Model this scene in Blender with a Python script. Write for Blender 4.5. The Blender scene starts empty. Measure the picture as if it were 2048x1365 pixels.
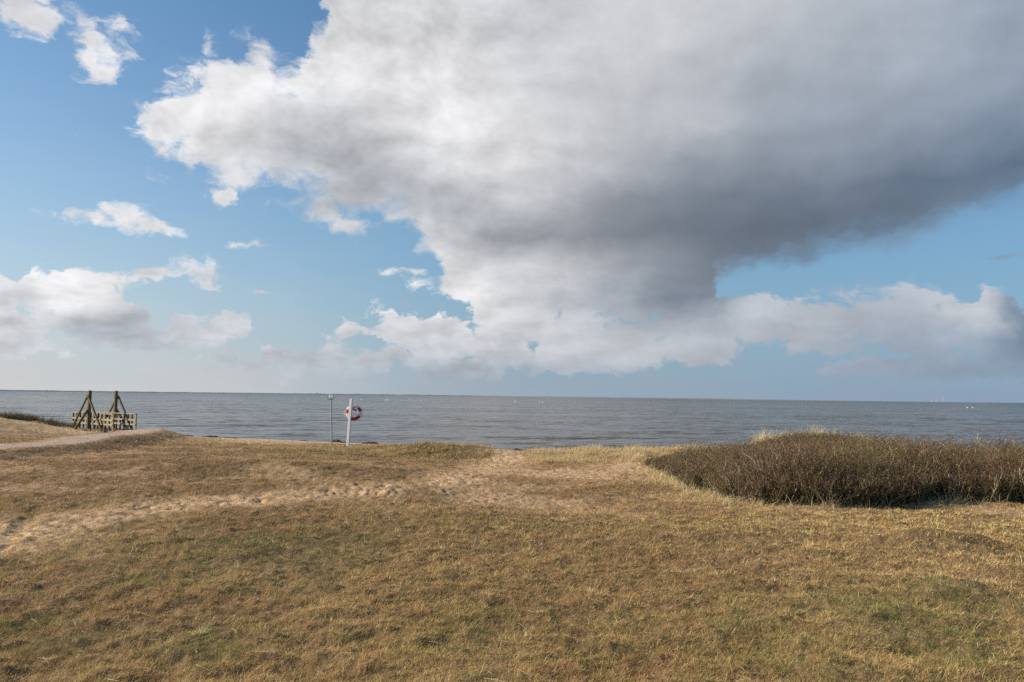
import bpy, math, random
import numpy as np
from mathutils import Matrix, Vector, Euler

R = math.radians
sc = bpy.context.scene
rng = np.random.default_rng(7)
random.seed(7)

# ------------------------------------------------------------------ camera
EYE = 3.4                      # metres above the sea
W, H, F = 2048.0, 1365.0, 1593.0
PITCH = math.atan(111.5 / F)
ROLL = math.atan(24 / 2048)
cp, sp = math.cos(PITCH), math.sin(PITCH)
cr, sr = math.cos(ROLL), math.sin(ROLL)
fwd = Vector((0, cp, sp))
rt0, up0 = Vector((1, 0, 0)), Vector((0, -sp, cp))
rt = rt0 * cr + up0 * sr
up = up0 * cr - rt0 * sr
cam = bpy.data.cameras.new('camera')
cam_o = bpy.data.objects.new('camera', cam)
sc.collection.objects.link(cam_o)
cam.sensor_width = 36.0
cam.lens = 36.0 * F / W
cam.clip_start, cam.clip_end = 0.1, 80000
cam_o.matrix_world = Matrix(((rt.x, up.x, -fwd.x, 0), (rt.y, up.y, -fwd.y, 0),
                             (rt.z, up.z, -fwd.z, EYE), (0, 0, 0, 1)))
sc.camera = cam_o

def ray(px, py):
    return (fwd * F + rt * (px - W / 2) - up * (py - H / 2)).normalized()

def px_at(t):
    """direction (azimuth, tangent of elevation) -> pixel of the photograph"""
    a, tt = t
    d = Vector((math.sin(a), math.cos(a), tt))
    z = d.dot(fwd)
    return W / 2 + F * d.dot(rt) / z, H / 2 - F * d.dot(up) / z

def az_t(px, py):
    d = ray(px, py)
    return math.atan2(d.x, d.y), d.z / math.hypot(d.x, d.y)

# ------------------------------------------------------------------ sun
SUN_EL, SUN_AZ = 26.0, -86.0           # azimuth from +Y, negative = left
ld = bpy.data.lights.new('sun', 'SUN')
ld.energy = 5.0
ld.angle = R(0.6)
ld.color = (1.0, 0.87, 0.70)
lo = bpy.data.objects.new('sun', ld)
sc.collection.objects.link(lo)
sdir = Vector((math.sin(R(SUN_AZ)) * math.cos(R(SUN_EL)), math.cos(R(SUN_AZ)) * math.cos(R(SUN_EL)), math.sin(R(SUN_EL))))
lo.rotation_euler = (-sdir).to_track_quat('-Z', 'Y').to_euler()

sc.view_settings.view_transform = 'Standard'
sc.view_settings.look = 'None'
sc.view_settings.exposure = 0.40
sc.cycles.use_denoising = False
sc.view_settings.gamma = 1.0

# ------------------------------------------------------------------ world: Nishita sky with procedural clouds laid out by direction
world = bpy.data.worlds.new('World')
sc.world = world
world.use_nodes = True
wt = world.node_tree
wt.nodes.clear()

class NT:
    """tiny helper that writes node maths as function calls"""
    def __init__(s, tree): s.t = tree
    def n(s, kind, **kw):
        nd = s.t.nodes.new(kind)
        for k, v in kw.items(): setattr(nd, k, v)
        return nd
    def put(s, sock, v):
        if isinstance(v, bpy.types.NodeSocket): s.t.links.new(v, sock)
        elif isinstance(v, (tuple, list)) and sock.type == 'RGBA' and len(v) == 3: sock.default_value = (*v, 1)
        else: sock.default_value = v
    def m(s, op, *a, clamp=False):
        nd = s.n('ShaderNodeMath', operation=op, use_clamp=clamp)
        for i, v in enumerate(a): s.put(nd.inputs[i], v)
        return nd.outputs[0]
    def vm(s, op, *a):
        nd = s.n('ShaderNodeVectorMath', operation=op)
        j = 0
        for v in a:
            if op == 'SCALE' and j == 1: s.put(nd.inputs['Scale'], v)
            else: s.put(nd.inputs[j], v)
            j += 1
        return nd.outputs['Value'] if op in ('LENGTH', 'DOT_PRODUCT', 'DISTANCE') else nd.outputs[0]
    def mix(s, f, a, b, mode='MIX'):
        nd = s.n('ShaderNodeMix', data_type='RGBA', blend_type=mode)
        s.put(nd.inputs[0], f); s.put(nd.inputs[6], a); s.put(nd.inputs[7], b)
        return nd.outputs[2]
    def rng(s, v, a, b, c=0.0, d=1.0, smooth=True):
        nd = s.n('ShaderNodeMapRange', interpolation_type='SMOOTHSTEP' if smooth else 'LINEAR')
        for i, q in enumerate((v, a, b, c, d)): s.put(nd.inputs[i], q)
        return nd.outputs[0]
    def noise(s, vec, scale, detail=5, rough=0.5, lac=2.0, dims='3D', color=False):
        nd = s.n('ShaderNodeTexNoise', noise_dimensions=dims)
        s.put(nd.inputs['Vector'], vec); s.put(nd.inputs['Scale'], scale)
        nd.inputs['Detail'].default_value = detail
        nd.inputs['Roughness'].default_value = rough
        nd.inputs['Lacunarity'].default_value = lac
        return nd.outputs['Color' if color else 'Fac']
    def xyz(s, x, y, z=0.0):
        nd = s.n('ShaderNodeCombineXYZ')
        for i, v in enumerate((x, y, z)): s.put(nd.inputs[i], v)
        return nd.outputs[0]
    def sep(s, v):
        nd = s.n('ShaderNodeSeparateXYZ'); s.put(nd.inputs[0], v)
        return nd.outputs
    def curve(s, v, pts):
        nd = s.n('ShaderNodeFloatCurve')
        c = nd.mapping.curves[0]
        nd.mapping.use_clip = False
        fill_curve(c, pts)
        nd.mapping.update()
        s.put(nd.inputs['Value'], v)
        return nd.outputs[0]
    def rgbcurve(s, v, chans):
        nd = s.n('ShaderNodeRGBCurve')
        nd.mapping.use_clip = False
        for i in range(3): fill_curve(nd.mapping.curves[i], chans[i], smooth=True)
        nd.mapping.update()
        s.put(nd.inputs['Color'], s.xyz(v, v, v))
        return nd.outputs[0]

def fill_curve(c, pts, smooth=False):
    pts = sorted(pts)
    while len(c.points) < len(pts): c.points.new(0.5, 0.5)
    for p, (x, y) in zip(c.points, pts): p.location = (x, y)
    for p in c.points: p.handle_type = 'AUTO_CLAMPED' if smooth else 'AUTO'

A0, AS = 0.8, 1.6                # azimuth window mapped on 0..1
an = lambda a: (a + A0) / AS
TS = 1.6                         # tangents are stored divided by this

def edge_pts(pts):
    out = []
    for x, y in pts:
        a, t = az_t(x, y)
        out.append((an(a), t / TS))
    return out

UPPER = [(-400, 520), (0, 430), (200, 300), (246, 262), (300, 205), (318, 160), (345, 140), (395, 122), (425, 95), (470, 98), (520, 90), (560, 118),
         (590, 128), (602, 100), (610, 62), (640, 25), (655, -40), (700, -250), (760, -600), (1024, -800), (1800, -900), (2300, -900), (2600, -900)]
LOWER = [(-400, 240), (0, 240), (200, 250), (246, 262), (275, 286), (310, 313), (350, 322), (400, 352), (480, 376), (560, 384), (600, 392),
         (640, 430), (700, 454), (760, 436), (810, 460), (845, 500), (868, 545), (890, 588), (918, 608), (940, 645), (1000, 690), (1100, 700), (1200, 690), (1300, 690),
         (1395, 668), (1426, 640), (1440, 590), (1480, 565), (1600, 540), (1700, 515), (1800, 490),
         (1900, 462), (1960, 436), (2048, 405), (2300, 330), (2600, 260)]

BLOBS = [(1350, 628, 85, 52), (1150, 680, 240, 56), (900, 578, 70, 28), (885, 496, 55, 24), (692, 438, 66, 28), (50, 15, 105, 58), (185, 92, 72, 62), (238, 48, 45, 26), (190, 140, 40, 22),
         (268, 436, 46, 22), (205, 442, 62, 9), (305, 458, 55, 15),
         (455, 398, 24, 14), (470, 486, 58, 6),
         (405, 548, 62, 24), (310, 548, 52, 12), (475, 572, 55, 9),
         (110, 585, 180, 56), (-60, 590, 150, 70), (190, 640, 200, 56), (0, 650, 150, 50), (375, 668, 110, 44), (290, 672, 160, 40),
         (30, 695, 110, 26), (545, 704, 100, 26), (670, 720, 230, 34), (880, 735, 220, 28),
         (860, 664, 130, 42), (780, 672, 80, 28), (705, 670, 52, 14), (980, 690, 160, 48), (1120, 712, 240, 44), (1070, 652, 170, 56),
         (775, 548, 18, 8), (822, 543, 20, 7),
         (1285, 696, 90, 42), (1370, 705, 100, 36), (1420, 668, 130, 28),
         (1500, 645, 170, 46), (1640, 652, 190, 60), (1800, 650, 210, 68), (1815, 605, 80, 38), (1960, 640, 140, 66),
         (2060, 680, 130, 66), (1880, 605, 54, 30), (1962, 602, 46, 28), (1760, 738, 160, 22), (1930, 732, 200, 30),
         (2020, 508, 50, 9), (2300, 560, 260, 60), (-420, 420, 190, 60)]

PXC = [0, 128, 256, 384, 512, 640, 768, 896, 1024, 1152, 1280, 1408, 1536, 1664, 1792, 1920, 2048]
PXR = [0, 60, 120, 180, 240, 300, 360, 420, 480, 540, 600, 660, 720, 780]
LUM = np.array([
 [210,218,220,225,225,218,218,216,212,210,212,203,198,192,185,175,165],
 [218,224,224,230,228,226,220,220,214,208,212,200,192,184,178,172,165],
 [218,226,224,238,236,236,226,232,212,206,206,194,180,176,176,172,162],
 [214,218,228,242,236,238,232,242,218,205,198,185,172,168,168,165,158],
 [208,216,236,240,226,200,228,244,225,214,192,200,168,162,160,158,145],
 [210,216,236,230,205,174,204,238,228,210,190,165,160,155,150,140,125],
 [216,220,226,222,210,190,158,196,228,196,156,138,135,128,118,112,108],
 [216,226,226,222,224,218,184,162,182,152,134,126,120,115,118,128,125],
 [216,226,226,222,222,222,216,202,160,148,132,120,115,112,120,138,145],
 [236,240,236,228,222,216,220,230,214,190,158,128,115,120,140,165,165],
 [205,240,205,185,198,210,215,232,216,186,168,120,205,212,205,236,150],
 [212,182,170,196,210,205,214,220,220,206,172,188,186,170,162,184,124],
 [206,206,202,192,186,186,188,190,192,194,205,188,180,172,165,160,155],
 [205,205,202,200,190,180,165,160,158,158,158,156,155,152,150,150,148]], float)

def lum_px(x, y):
    i = np.interp(x, PXC, range(len(PXC))); j = np.interp(y, PXR, range(len(PXR)))
    i0, j0 = min(int(i), len(PXC) - 2), min(int(j), len(PXR) - 2)
    u, v = i - i0, j - j0
    return (LUM[j0, i0] * (1-u) * (1-v) + LUM[j0, i0+1] * u * (1-v) + LUM[j0+1, i0] * (1-u) * v + LUM[j0+1, i0+1] * u * v)

def lin(c):
    c = max(c, 0) / 255.0
    return c / 12.92 if c <= 0.04045 else ((c + 0.055) / 1.055) ** 2.4

def cloud_rgb(x, y):
    L = lum_px(x, y)
    if L > 200: L = 200 + (L - 200) * 0.78
    dk = min(max((220 - L) / 110.0, 0), 1)
    bl = 0.35 + 0.65 * min(max((x - 1150) / 800.0, 0), 1)
    if y > 560: bl = max(bl, 0.5) + 0.12
    r = L * (1 - 0.115 * dk * bl * 1.4)
    g = L * (1 - 0.01 * dk)
    b = L * (1 + 0.125 * dk * bl * 1.3) + 1.5
    return [lin(r), lin(g), lin(b)]

g = NT(wt)
tc = g.n('ShaderNodeTexCoord')
dx, dy, dz = g.sep(tc.outputs['Generated'])
az = g.m('ARCTAN2', dx, dy)
hyp = g.m('SQRT', g.m('ADD', g.m('MULTIPLY', dx, dx), g.m('MULTIPLY', dy, dy)))
tel = g.m('DIVIDE', dz, g.m('MAXIMUM', hyp, 0.02))
P0 = g.xyz(az, tel, 0.0)

# cloud field as a group: distance-like union of banks and puffs + turbulent detail
grp = bpy.data.node_groups.new('cloud_field', 'ShaderNodeTree')
grp.interface.new_socket('P', in_out='INPUT', socket_type='NodeSocketVector')
grp.interface.new_socket('Field', in_out='OUTPUT', socket_type='NodeSocketFloat')
grp.interface.new_socket('Noise', in_out='OUTPUT', socket_type='NodeSocketFloat')
q = NT(grp)
gi, go = q.n('NodeGroupInput'), q.n('NodeGroupOutput')
P = gi.outputs[0]
sq = q.vm('MULTIPLY', P, (1.0, 1.35, 1.0))
w1 = q.vm('SUBTRACT', q.noise(sq, 7.0, 3, 0.55, dims='2D', color=True), (0.5, 0.5, 0.5))
w2 = q.vm('SUBTRACT', q.noise(sq, 26.0, 4, 0.6, dims='2D', color=True), (0.5, 0.5, 0.5))
Pw = q.vm('ADD', P, q.vm('ADD', q.vm('MULTIPLY', w1, (0.05, 0.028, 0)), q.vm('MULTIPLY', w2, (0.035, 0.024, 0))))
px_, py_, _z = q.sep(Pw)
na = q.m('DIVIDE', q.m('ADD', px_, A0), AS)
lo_ = q.m('MULTIPLY', q.curve(na, edge_pts(LOWER)), TS)
hi_ = q.m('MULTIPLY', q.curve(na, edge_pts(UPPER)), TS)
main = q.m('MINIMUM', q.m('SUBTRACT', py_, lo_), q.m('SUBTRACT', hi_, py_))
fld = q.m('MULTIPLY', main, 24.0)
for (bx, by, rx, ry) in BLOBS:
    a_, t_ = az_t(bx, by)
    ca = math.cos(a_)
    ra, rt_ = rx / F * ca * ca + 1e-4, ry / F * ca + 1e-4
    d = q.vm('LENGTH', q.vm('MULTIPLY', q.vm('SUBTRACT', Pw, (a_, t_, 0)), (1 / ra, 1 / rt_, 0)))
    k = min(1.6, 24.0 * rt_ * 1.0) + (0.5 if ry < 13 else 0.8 if ry < 35 else 1.05) - (0.35 if by < 250 else 0)
    fld = q.m('SMOOTH_MAX', fld, q.m('MULTIPLY', q.m('SUBTRACT', 1.0, d), k), 0.25)
n1 = q.noise(q.vm('MULTIPLY', Pw, (1.0, 1.5, 1.0)), 16.0, 10, 0.60, 2.1, dims='2D')
nn = q.m('SUBTRACT', n1, 0.5)
# calmer undersides away from the sunlit left flank
amp = q.curve(na, [(0, 3.0), (0.3, 3.0), (0.5, 2.5), (0.62, 1.8), (0.8, 1.3), (1, 1.3)])
amp = q.m('ADD', amp, q.m('MAXIMUM', q.rng(py_, 0.18, 0.12, 0.0, 1.9), q.rng(px_, -0.28, -0.36, 0.0, 1.3)))
fld2 = q.m('ADD', q.m('MINIMUM', fld, 1.6), q.m('MULTIPLY', nn, amp))
grp.links.new(fld2, go.inputs[0]); grp.links.new(nn, go.inputs[1])

def field(v):
    nd = g.n('ShaderNodeGroup'); nd.node_tree = grp
    g.put(nd.inputs[0], v)
    return nd.outputs
F0 = field(P0)
cover = g.rng(F0[0], g.rng(tel, 0.16, 0.12, -0.25, -0.05), g.m('MINIMUM', g.rng(tel, 0.16, 0.12, 1.05, 0.50), g.rng(az, 0.05, -0.1, 1.05, 0.88)))
Pr = g.vm('ADD', g.vm('MULTIPLY', P0, (1, 1.4, 1)), g.vm('SCALE', g.vm('SUBTRACT', g.noise(P0, 6.0, 2, 0.5, dims='2D', color=True), (0.5, 0.5, 0.5)), 0.045))
def billow(v):
    return g.noise(v, 9.0, 5, 0.48, 2.2, dims='2D')
relief = g.m('SUBTRACT', billow(Pr), billow(g.vm('ADD', Pr, (-0.022, 0.026, 0))))
def lumps(v):
    nd = g.n('ShaderNodeTexVoronoi', voronoi_dimensions='2D', feature='SMOOTH_F1')
    g.put(nd.inputs['Vector'], v); nd.inputs['Scale'].default_value = 7.0
    nd.inputs['Detail'].default_value = 3.5; nd.inputs['Roughness'].default_value = 0.55; nd.inputs['Lacunarity'].default_value = 2.3
    nd.inputs['Smoothness'].default_value = 0.7
    return nd.outputs['Distance']
Pl = g.xyz(az, g.m('ADD', g.m('MULTIPLY', tel, 1.4), g.m('MULTIPLY', g.rng(tel, 0.20, 0.0), -0.14)))
Pl = g.vm('ADD', Pl, g.vm('SUBTRACT', Pr, g.vm('MULTIPLY', P0, (1, 1.4, 1))))
lump = g.m('SUBTRACT', lumps(g.vm('ADD', Pl, (-0.018, 0.024, 0))), lumps(Pl))
flank = g.rng(az, 0.25, -0.15, 0.25, 1.0)

# broad tone of the cloud masses: rows of azimuth curves blended by elevation
wq = g.vm('SUBTRACT', g.noise(g.vm('MULTIPLY', P0, (1, 1.4, 1)), 10.0, 4, 0.55, dims='2D', color=True), (0.5, 0.5, 0.5))
Pb = g.vm('ADD', P0, g.vm('MULTIPLY', wq, (0.075, 0.045, 0)))
bx_, by_, _q = g.sep(Pb)
bn = g.m('DIVIDE', g.m('ADD', bx_, A0), AS)
ts = [az_t(1024, y)[1] for y in (-60, 30, 110, 190, 260, 330, 400, 470, 540, 595, 640, 690, 735, 780)][::-1]
acc = None
for k, t in enumerate(ts):
    ch = [[], [], []]
    for i in range(-12, 13):
        a = i * 0.052
        x, y = px_at((a, t))
        c = cloud_rgb(min(max(x, 0), 2048), min(max(y, 0), 780))
        for j in range(3): ch[j].append((an(a), c[j]))
    col = g.rgbcurve(bn, ch)
    lo_t = ts[k-1] if k else -1.0
    hi_t = ts[k+1] if k + 1 < len(ts) else 9.0
    w = g.m('MINIMUM', g.rng(by_, lo_t, t, 0, 1, False) if k else 1.0,
            g.rng(by_, t, hi_t, 1, 0, False) if k + 1 < len(ts) else 1.0)
    v = g.vm('SCALE', col, w)
    acc = v if acc is None else g.vm('ADD', acc, v)
shade = g.m('ADD', 1.0, g.m('MULTIPLY', relief, 0.22))
shade = g.m('ADD', shade, g.m('MULTIPLY', g.m('MULTIPLY', lump, 0.42), flank))
shade = g.m('ADD', shade, g.m('MULTIPLY', F0[1], g.rng(tel, 0.20, 0.12, 0.06, 0.40)))
rim = g.m('MULTIPLY', g.rng(F0[0], 1.5, 0.2, 0.0, 0.10), flank)
shade = g.m('ADD', shade, rim)
cloud = g.vm('SCALE', acc, shade)

sky = g.n('ShaderNodeTexSky', sky_type='NISHITA', sun_disc=False)
sky.sun_elevation = R(SUN_EL)
sky.sun_rotation = R(SUN_AZ)
sky.altitude = 0
sky.air_density, sky.dust_density, sky.ozone_density = 1.0, 0.6, 1.6
SKY_S = 0.115
skyc = g.vm('MULTIPLY', sky.outputs[0], (SKY_S * 0.66, SKY_S * 0.95, SKY_S * 1.10))
# thin milky veil towards the horizon, brighter on the sun's side
hz = g.rgbcurve(bn, [[(0, lin(200)), (an(-.55), lin(206)), (an(-.35), lin(200)), (an(-.2), lin(180)), (an(-.05), lin(162)), (an(.2), lin(150)), (an(.55), lin(142)), (1, lin(140))],
                     [(0, lin(203)), (an(-.55), lin(205)), (an(-.35), lin(200)), (an(-.2), lin(188)), (an(-.05), lin(174)), (an(.2), lin(167)), (an(.55), lin(160)), (1, lin(160))],
                     [(0, lin(206)), (an(-.55), lin(206)), (an(-.35), lin(203)), (an(-.2), lin(196)), (an(-.05), lin(186)), (an(.2), lin(182)), (an(.55), lin(182)), (1, lin(184))]])
st = g.noise(g.vm('MULTIPLY', P0, (5, 40, 1)), 1.0, 6, 0.6, dims='2D')
hf = g.m('MULTIPLY', g.m('POWER', 2.718, g.m('MULTIPLY', g.m('MAXIMUM', tel, 0.0), -8.0)), 1.0)
hf = g.m('ADD', g.m('MULTIPLY', hf, 0.95), g.m('MULTIPLY', g.m('MULTIPLY', g.m('SUBTRACT', st, 0.5), hf), 0.5), clamp=True)
veil = g.m('MULTIPLY', g.m('POWER', 2.718, g.m('MULTIPLY', g.m('MAXIMUM', tel, 0.0), -5.2)), 0.74, clamp=True)
vc = g.rgbcurve(bn, [[(0, lin(196)), (an(-.6), lin(180)), (an(-.25), lin(135)), (an(.1), lin(118)), (1, lin(120))],
                     [(0, lin(214)), (an(-.6), lin(204)), (an(-.25), lin(180)), (an(.1), lin(170)), (1, lin(170))],
                     [(0, lin(228)), (an(-.6), lin(220)), (an(-.25), lin(210)), (an(.1), lin(208)), (1, lin(208))]])
s1 = g.mix(hf, g.mix(veil, skyc, vc), hz)
thin = g.rng(tel, 0.012, 0.05, 0.4, 0.985)
s2 = g.mix(g.m('MULTIPLY', cover, thin), s1, cloud)
s2 = g.mix(g.rng(tel, -0.004, -0.03), s2, (0.115, 0.118, 0.115))
bg = g.n('ShaderNodeBackground')
g.put(bg.inputs[0], s2)
bg.inputs[1].default_value = 2 ** -0.40
wo = g.n('ShaderNodeOutputWorld')
wt.links.new(bg.outputs[0], wo.inputs[0])
sdirn = g.vm('NORMALIZE', g.xyz(dx, dy, g.m('MAXIMUM', dz, 0.012)))
wt.links.new(sdirn, sky.inputs[0])
world.cycles.sampling_method = 'MANUAL'
world.cycles.sample_map_resolution = 512

# ------------------------------------------------------------------ numpy noise
_perm = np.random.default_rng(3).permutation(4096)
_gr = np.random.default_rng(4).uniform(0, 2 * np.pi, 4096)
_gx, _gy = np.cos(_gr), np.sin(_gr)
def perlin(x, y, seed=0):
    xi, yi = np.floor(x).astype(np.int64), np.floor(y).astype(np.int64)
    xf, yf = x - xi, y - yi
    def gd(ix, iy, fx, fy):
        h = _perm[(_perm[(ix + seed * 131) & 4095] + iy) & 4095]
        return _gx[h] * fx + _gy[h] * fy
    u, v = xf * xf * xf * (xf * (xf * 6 - 15) + 10), yf * yf * yf * (yf * (yf * 6 - 15) + 10)
    a, b = gd(xi, yi, xf, yf), gd(xi + 1, yi, xf - 1, yf)
    c, d = gd(xi, yi + 1, xf, yf - 1), gd(xi + 1, yi + 1, xf - 1, yf - 1)
    return (a + (b - a) * u) * (1 - v) + (c + (d - c) * u) * v
def fbm(x, y, octs=4, seed=0, rough=0.5):
    s, a, f = 0, 1.0, 1.0
    for k in range(octs):
        s = s + a * perlin(x * f, y * f, seed + k); a *= rough; f *= 2.03
    return s
def sstep(a, b, v):
    t = np.clip((v - a) / (b - a), 0, 1)
    return t * t * (3 - 2 * t)

# ------------------------------------------------------------------ the lie of the land
def shore_y(x):
    t = 8.0
    right = 50.3 - 0.508 * t - 0.10 * (x - t)
    left = 50.3 - 0.508 * x
    k = 3.0
    m = np.logaddexp(left / k, right / k) * k
    return m + 1.2 * perlin(x * 0.09, x * 0.0 + 3.3, 5)
def inland(x, y):
    return (shore_y(x) - y) * 0.89
SP = np.array([-400, -60, -20, 0, 6, 10, 15, 22, 35, 45, 80, 400.])
SZ = np.array([-12., -2.6, -1.0, 0, 0.42, 0.72, 1.02, 1.25, 1.60, 1.75, 2.1, 4.0])
def base_z(x, y):
    s = inland(x, y)
    return np.interp(s, SP, SZ)
def gauss(x, y, cx, cy, rx, ry, ang=0.0):
    c, s_ = math.cos(ang), math.sin(ang)
    u, v = (x - cx) * c + (y - cy) * s_, -(x - cx) * s_ + (y - cy) * c
    return np.exp(-(u / rx) ** 2 - (v / ry) ** 2)
def cap_dist(x, y, pts):
    """distance to a polyline"""
    best = np.full(np.shape(x), 1e9)
    for (ax, ay), (bx, by) in zip(pts[:-1], pts[1:]):
        dx, dy = bx - ax, by - ay
        t = np.clip(((x - ax) * dx + (y - ay) * dy) / (dx * dx + dy * dy), 0, 1)
        best = np.minimum(best, np.hypot(x - ax - t * dx, y - ay - t * dy))
    return best

MOUNDS = []        # (cx, cy, rx, ry, angle, height) filled below
CAUSE = None
def land(x, y, fine=True):
    x, y = np.asarray(x, float), np.asarray(y, float)
    z = base_z(x, y)
    s = inland(x, y)
    for (cx, cy, rx, ry, an_, h) in MOUNDS:
        z = z + h * gauss(x, y, cx, cy, rx, ry, an_)
    if CAUSE is not None:
        d = cap_dist(x, y, CAUSE)
        z = z + (0.22 + 0.12 * sstep(26, 33, y)) * (1 - sstep(0.8, 2.4, d)) * sstep(45.5, 39, y)
    w = sstep(6, 16, s)
    z = z + w * (0.055 * fbm(x * 0.16, y * 0.16, 3, 11))
    if fine:
        z = z + sstep(3, 10, s) * 0.035 * fbm(x * 0.9, y * 0.9, 3, 21)
    return z

def hit(px, py, dz=0.0):
    """point of the land seen at a pixel of the photograph"""
    d = ray(px, py)
    t0, t = 1.0, 1.0
    for i in range(4000):
        p = (d.x * t, d.y * t, EYE + d.z * t)
        if p[2] <= float(land(p[0], p[1], False)) + dz: break
        t0 = t
        t *= 1.004
        if t > 120: return None
    for i in range(18):
        m = 0.5 * (t0 + t)
        if EYE + d.z * m <= float(land(d.x * m, d.y * m, False)) + dz: t = m
        else: t0 = m
    return (d.x * t, d.y * t, EYE + d.z * t)
def at(px, y):
    """x of the column px at distance y"""
    return (px - W / 2) / F * y

MOUNDS += [
    (at(880, 31.2), 31.2, 2.9, 1.1, -0.16, 0.38),      # grassy ridge before the beach
    (at(1230, 31), 31.0, 4.0, 2.4, 0.0, 0.22),       # pale grass dune right of the gap
    (at(1400, 30), 30.0, 3.0, 2.6, 0.0, 0.20),
    (at(1610, 27.0), 27.0, 3.0, 3.0, 0.0, 0.62),     # high dune under the thicket
    (at(1840, 25), 25.0, 4.8, 4.6, 0.0, 0.0),
    (at(2150, 24), 24.0, 6.0, 5.0, 0.0, 0.0),
    (at(760, 15.6), 15.4, 2.4, 0.9, 0.0, 0.22),      # bank before the sand track
    (at(500, 19.6), 19.6, 4.4, 2.0, 0.06, 0.30),
    (at(1870, 10.3), 10.3, 0.85, 0.42, 0.12, 0.16),  # small hummock, right
    (at(1520, 11.0), 11.0, 2.2, 0.9, 0.0, 0.06),
    (at(1000, 15.0), 15.0, 3.0, 1.2, -0.3, -0.10),
    (at(0, 48), 48.0, 4.6, 4.5, 0.0, 0.62),
    (at(905, 28.2), 28.2, 3.2, 1.3, -0.12, -0.20),
    (at(350, 40), 40.0, 2.6, 1.3, -0.2, 0.20),         # dark heathy dune, far left
    (at(-200, 44), 44.0, 6.0, 6.0, 0.0, 0.3),
    (at(175, 44), 43.6, 2.2, 1.6, 0.2, -0.28),       # hollow of the ditch under the bridge
]
BR_X, BR_Y = at(205, 48.0), 48.0
CAUSE = [(at(-150, 21), 21.0), (at(0, 24.5), 24.5), (at(120, 28), 28.0), (at(215, 33.5), 33.5), (at(285, 39), 39.0), (at(292, 43), 43.0), (at(264, 45.6), 45.6)]

# sand: beach, the track through the dunes and trodden patches
TR = [hit(x, y) for x, y in [(-60, 1095), (120, 1046), (350, 1012), (600, 992), (760, 976), (900, 962), (1000, 937)]]
TRACK = [(p[0], p[1]) for p in TR] + [(at(1020, 33), 33.0), (at(1018, 42), 42.0), (at(1018, 48), 48.0)]
P2 = [hit(x, y) for x, y in [(930, 962), (960, 990), (1100, 1012)]]
TRACK2 = [(p[0], p[1]) for p in P2]
P3 = [hit(x, y) for x, y in [(1010, 945), (1120, 952), (1230, 940), (1290, 925)]]
TRACK3 = [(p[0], p[1]) for p in P3]
P4 = [hit(x, y) for x, y in [(0, 1075), (20, 1110)]]

def sand_mask(x, y):
    s = inland(x, y)
    n = fbm(x * 0.5, y * 0.5, 4, 31)
    n2 = fbm(x * 1.7, y * 1.7, 3, 41)
    beach = 1 - sstep(11.5, 14.0, s + 2.0 * n + 1.0 * n2)
    beach = np.maximum(beach, (1 - sstep(15, 21, s + 2.5 * n + 2 * n2)) * sstep(-7.5, -11, x) * 0.85)
    d1 = cap_dist(x, y, TRACK)
    wid = np.interp(y, [9, 13, 16, 20, 24, 33, 45], [1.15, 0.95, 0.6, 0.85, 1.15, 1.3, 1.8])
    n3 = fbm(x * 4.5, y * 4.5, 3, 45)
    t1 = (1 - sstep(wid * 0.3, wid * 1.5, d1 + 0.5 * n * wid + 0.6 * n2 * wid + 0.5 * n3 * wid)) * (0.76 + 0.8 * n3)
    t0 = 0.5 * sstep(11.5, 14, y) * sstep(-.1, .5, n + .6 * n3)
    t2 = 0.7 * (1 - sstep(0.0, 1.7, cap_dist(x, y, TRACK2) + 0.7 * n + 0.9 * n2 + .7 * n3))
    t3 = 0.8 * (1 - sstep(0.2, 2.6, cap_dist(x, y, TRACK3) + 1.2 * n + 1.5 * n2 + .8 * n3))
    return np.clip(np.maximum(np.maximum(np.maximum(beach, t1), t0), np.maximum(t2, t3)), 0, 1)
def gravel_mask(x, y):
    d = cap_dist(x, y, CAUSE)
    return 1 - sstep(0.55, 1.25, d + 0.35 * fbm(x * 0.8, y * 0.8, 3, 51))
def footprints(x, y):
    """pits trodden in soft sand"""
    p = perlin(x * 5.6, y * 4.0, 61) + 0.7 * perlin(x * 11.0, y * 8.2, 62)
    return -0.036 * sstep(0.02, 0.42, p) + 0.025 * sstep(0.05, 0.45, -p) + 0.016 * perlin(x * 17, y * 15, 63)
def tread(x, y):
    """thin worn ruts at the far left of the lawn"""
    return -0.035 * (1 - sstep(0.02, 0.20, cap_dist(x, y, RUT) + .10 * fbm(x * 3, y * 3, 2, 68)))
RUT = [hit(x, y) for x, y in [(0, 1105), (20, 1075), (45, 1048), (70, 1022)]]
RUT = [(p[0], p[1]) for p in RUT]

def surf(x, y):
    """final height of the ground sheet"""
    z = land(x, y)
    sm = sand_mask(x, y)
    gm = gravel_mask(x, y)
    soft = sm * sstep(2.0, 7.0, inland(x, y)) * (1 - gm)
    z = z + soft * footprints(x, y) * (0.55 + 0.45 * sstep(-.25, .35, perlin(x * 1.1, y * .9, 66)))
    lawn = (1 - np.maximum(sm, gm)) * sstep(8, 14, inland(x, y))
    z = z + lawn * (0.045 * fbm(x * 2.6, y * 2.6, 3, 71) + 0.022 * fbm(x * 8.5, y * 8.5, 2, 75))
    z = z + tread(x, y)
    return z

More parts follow.
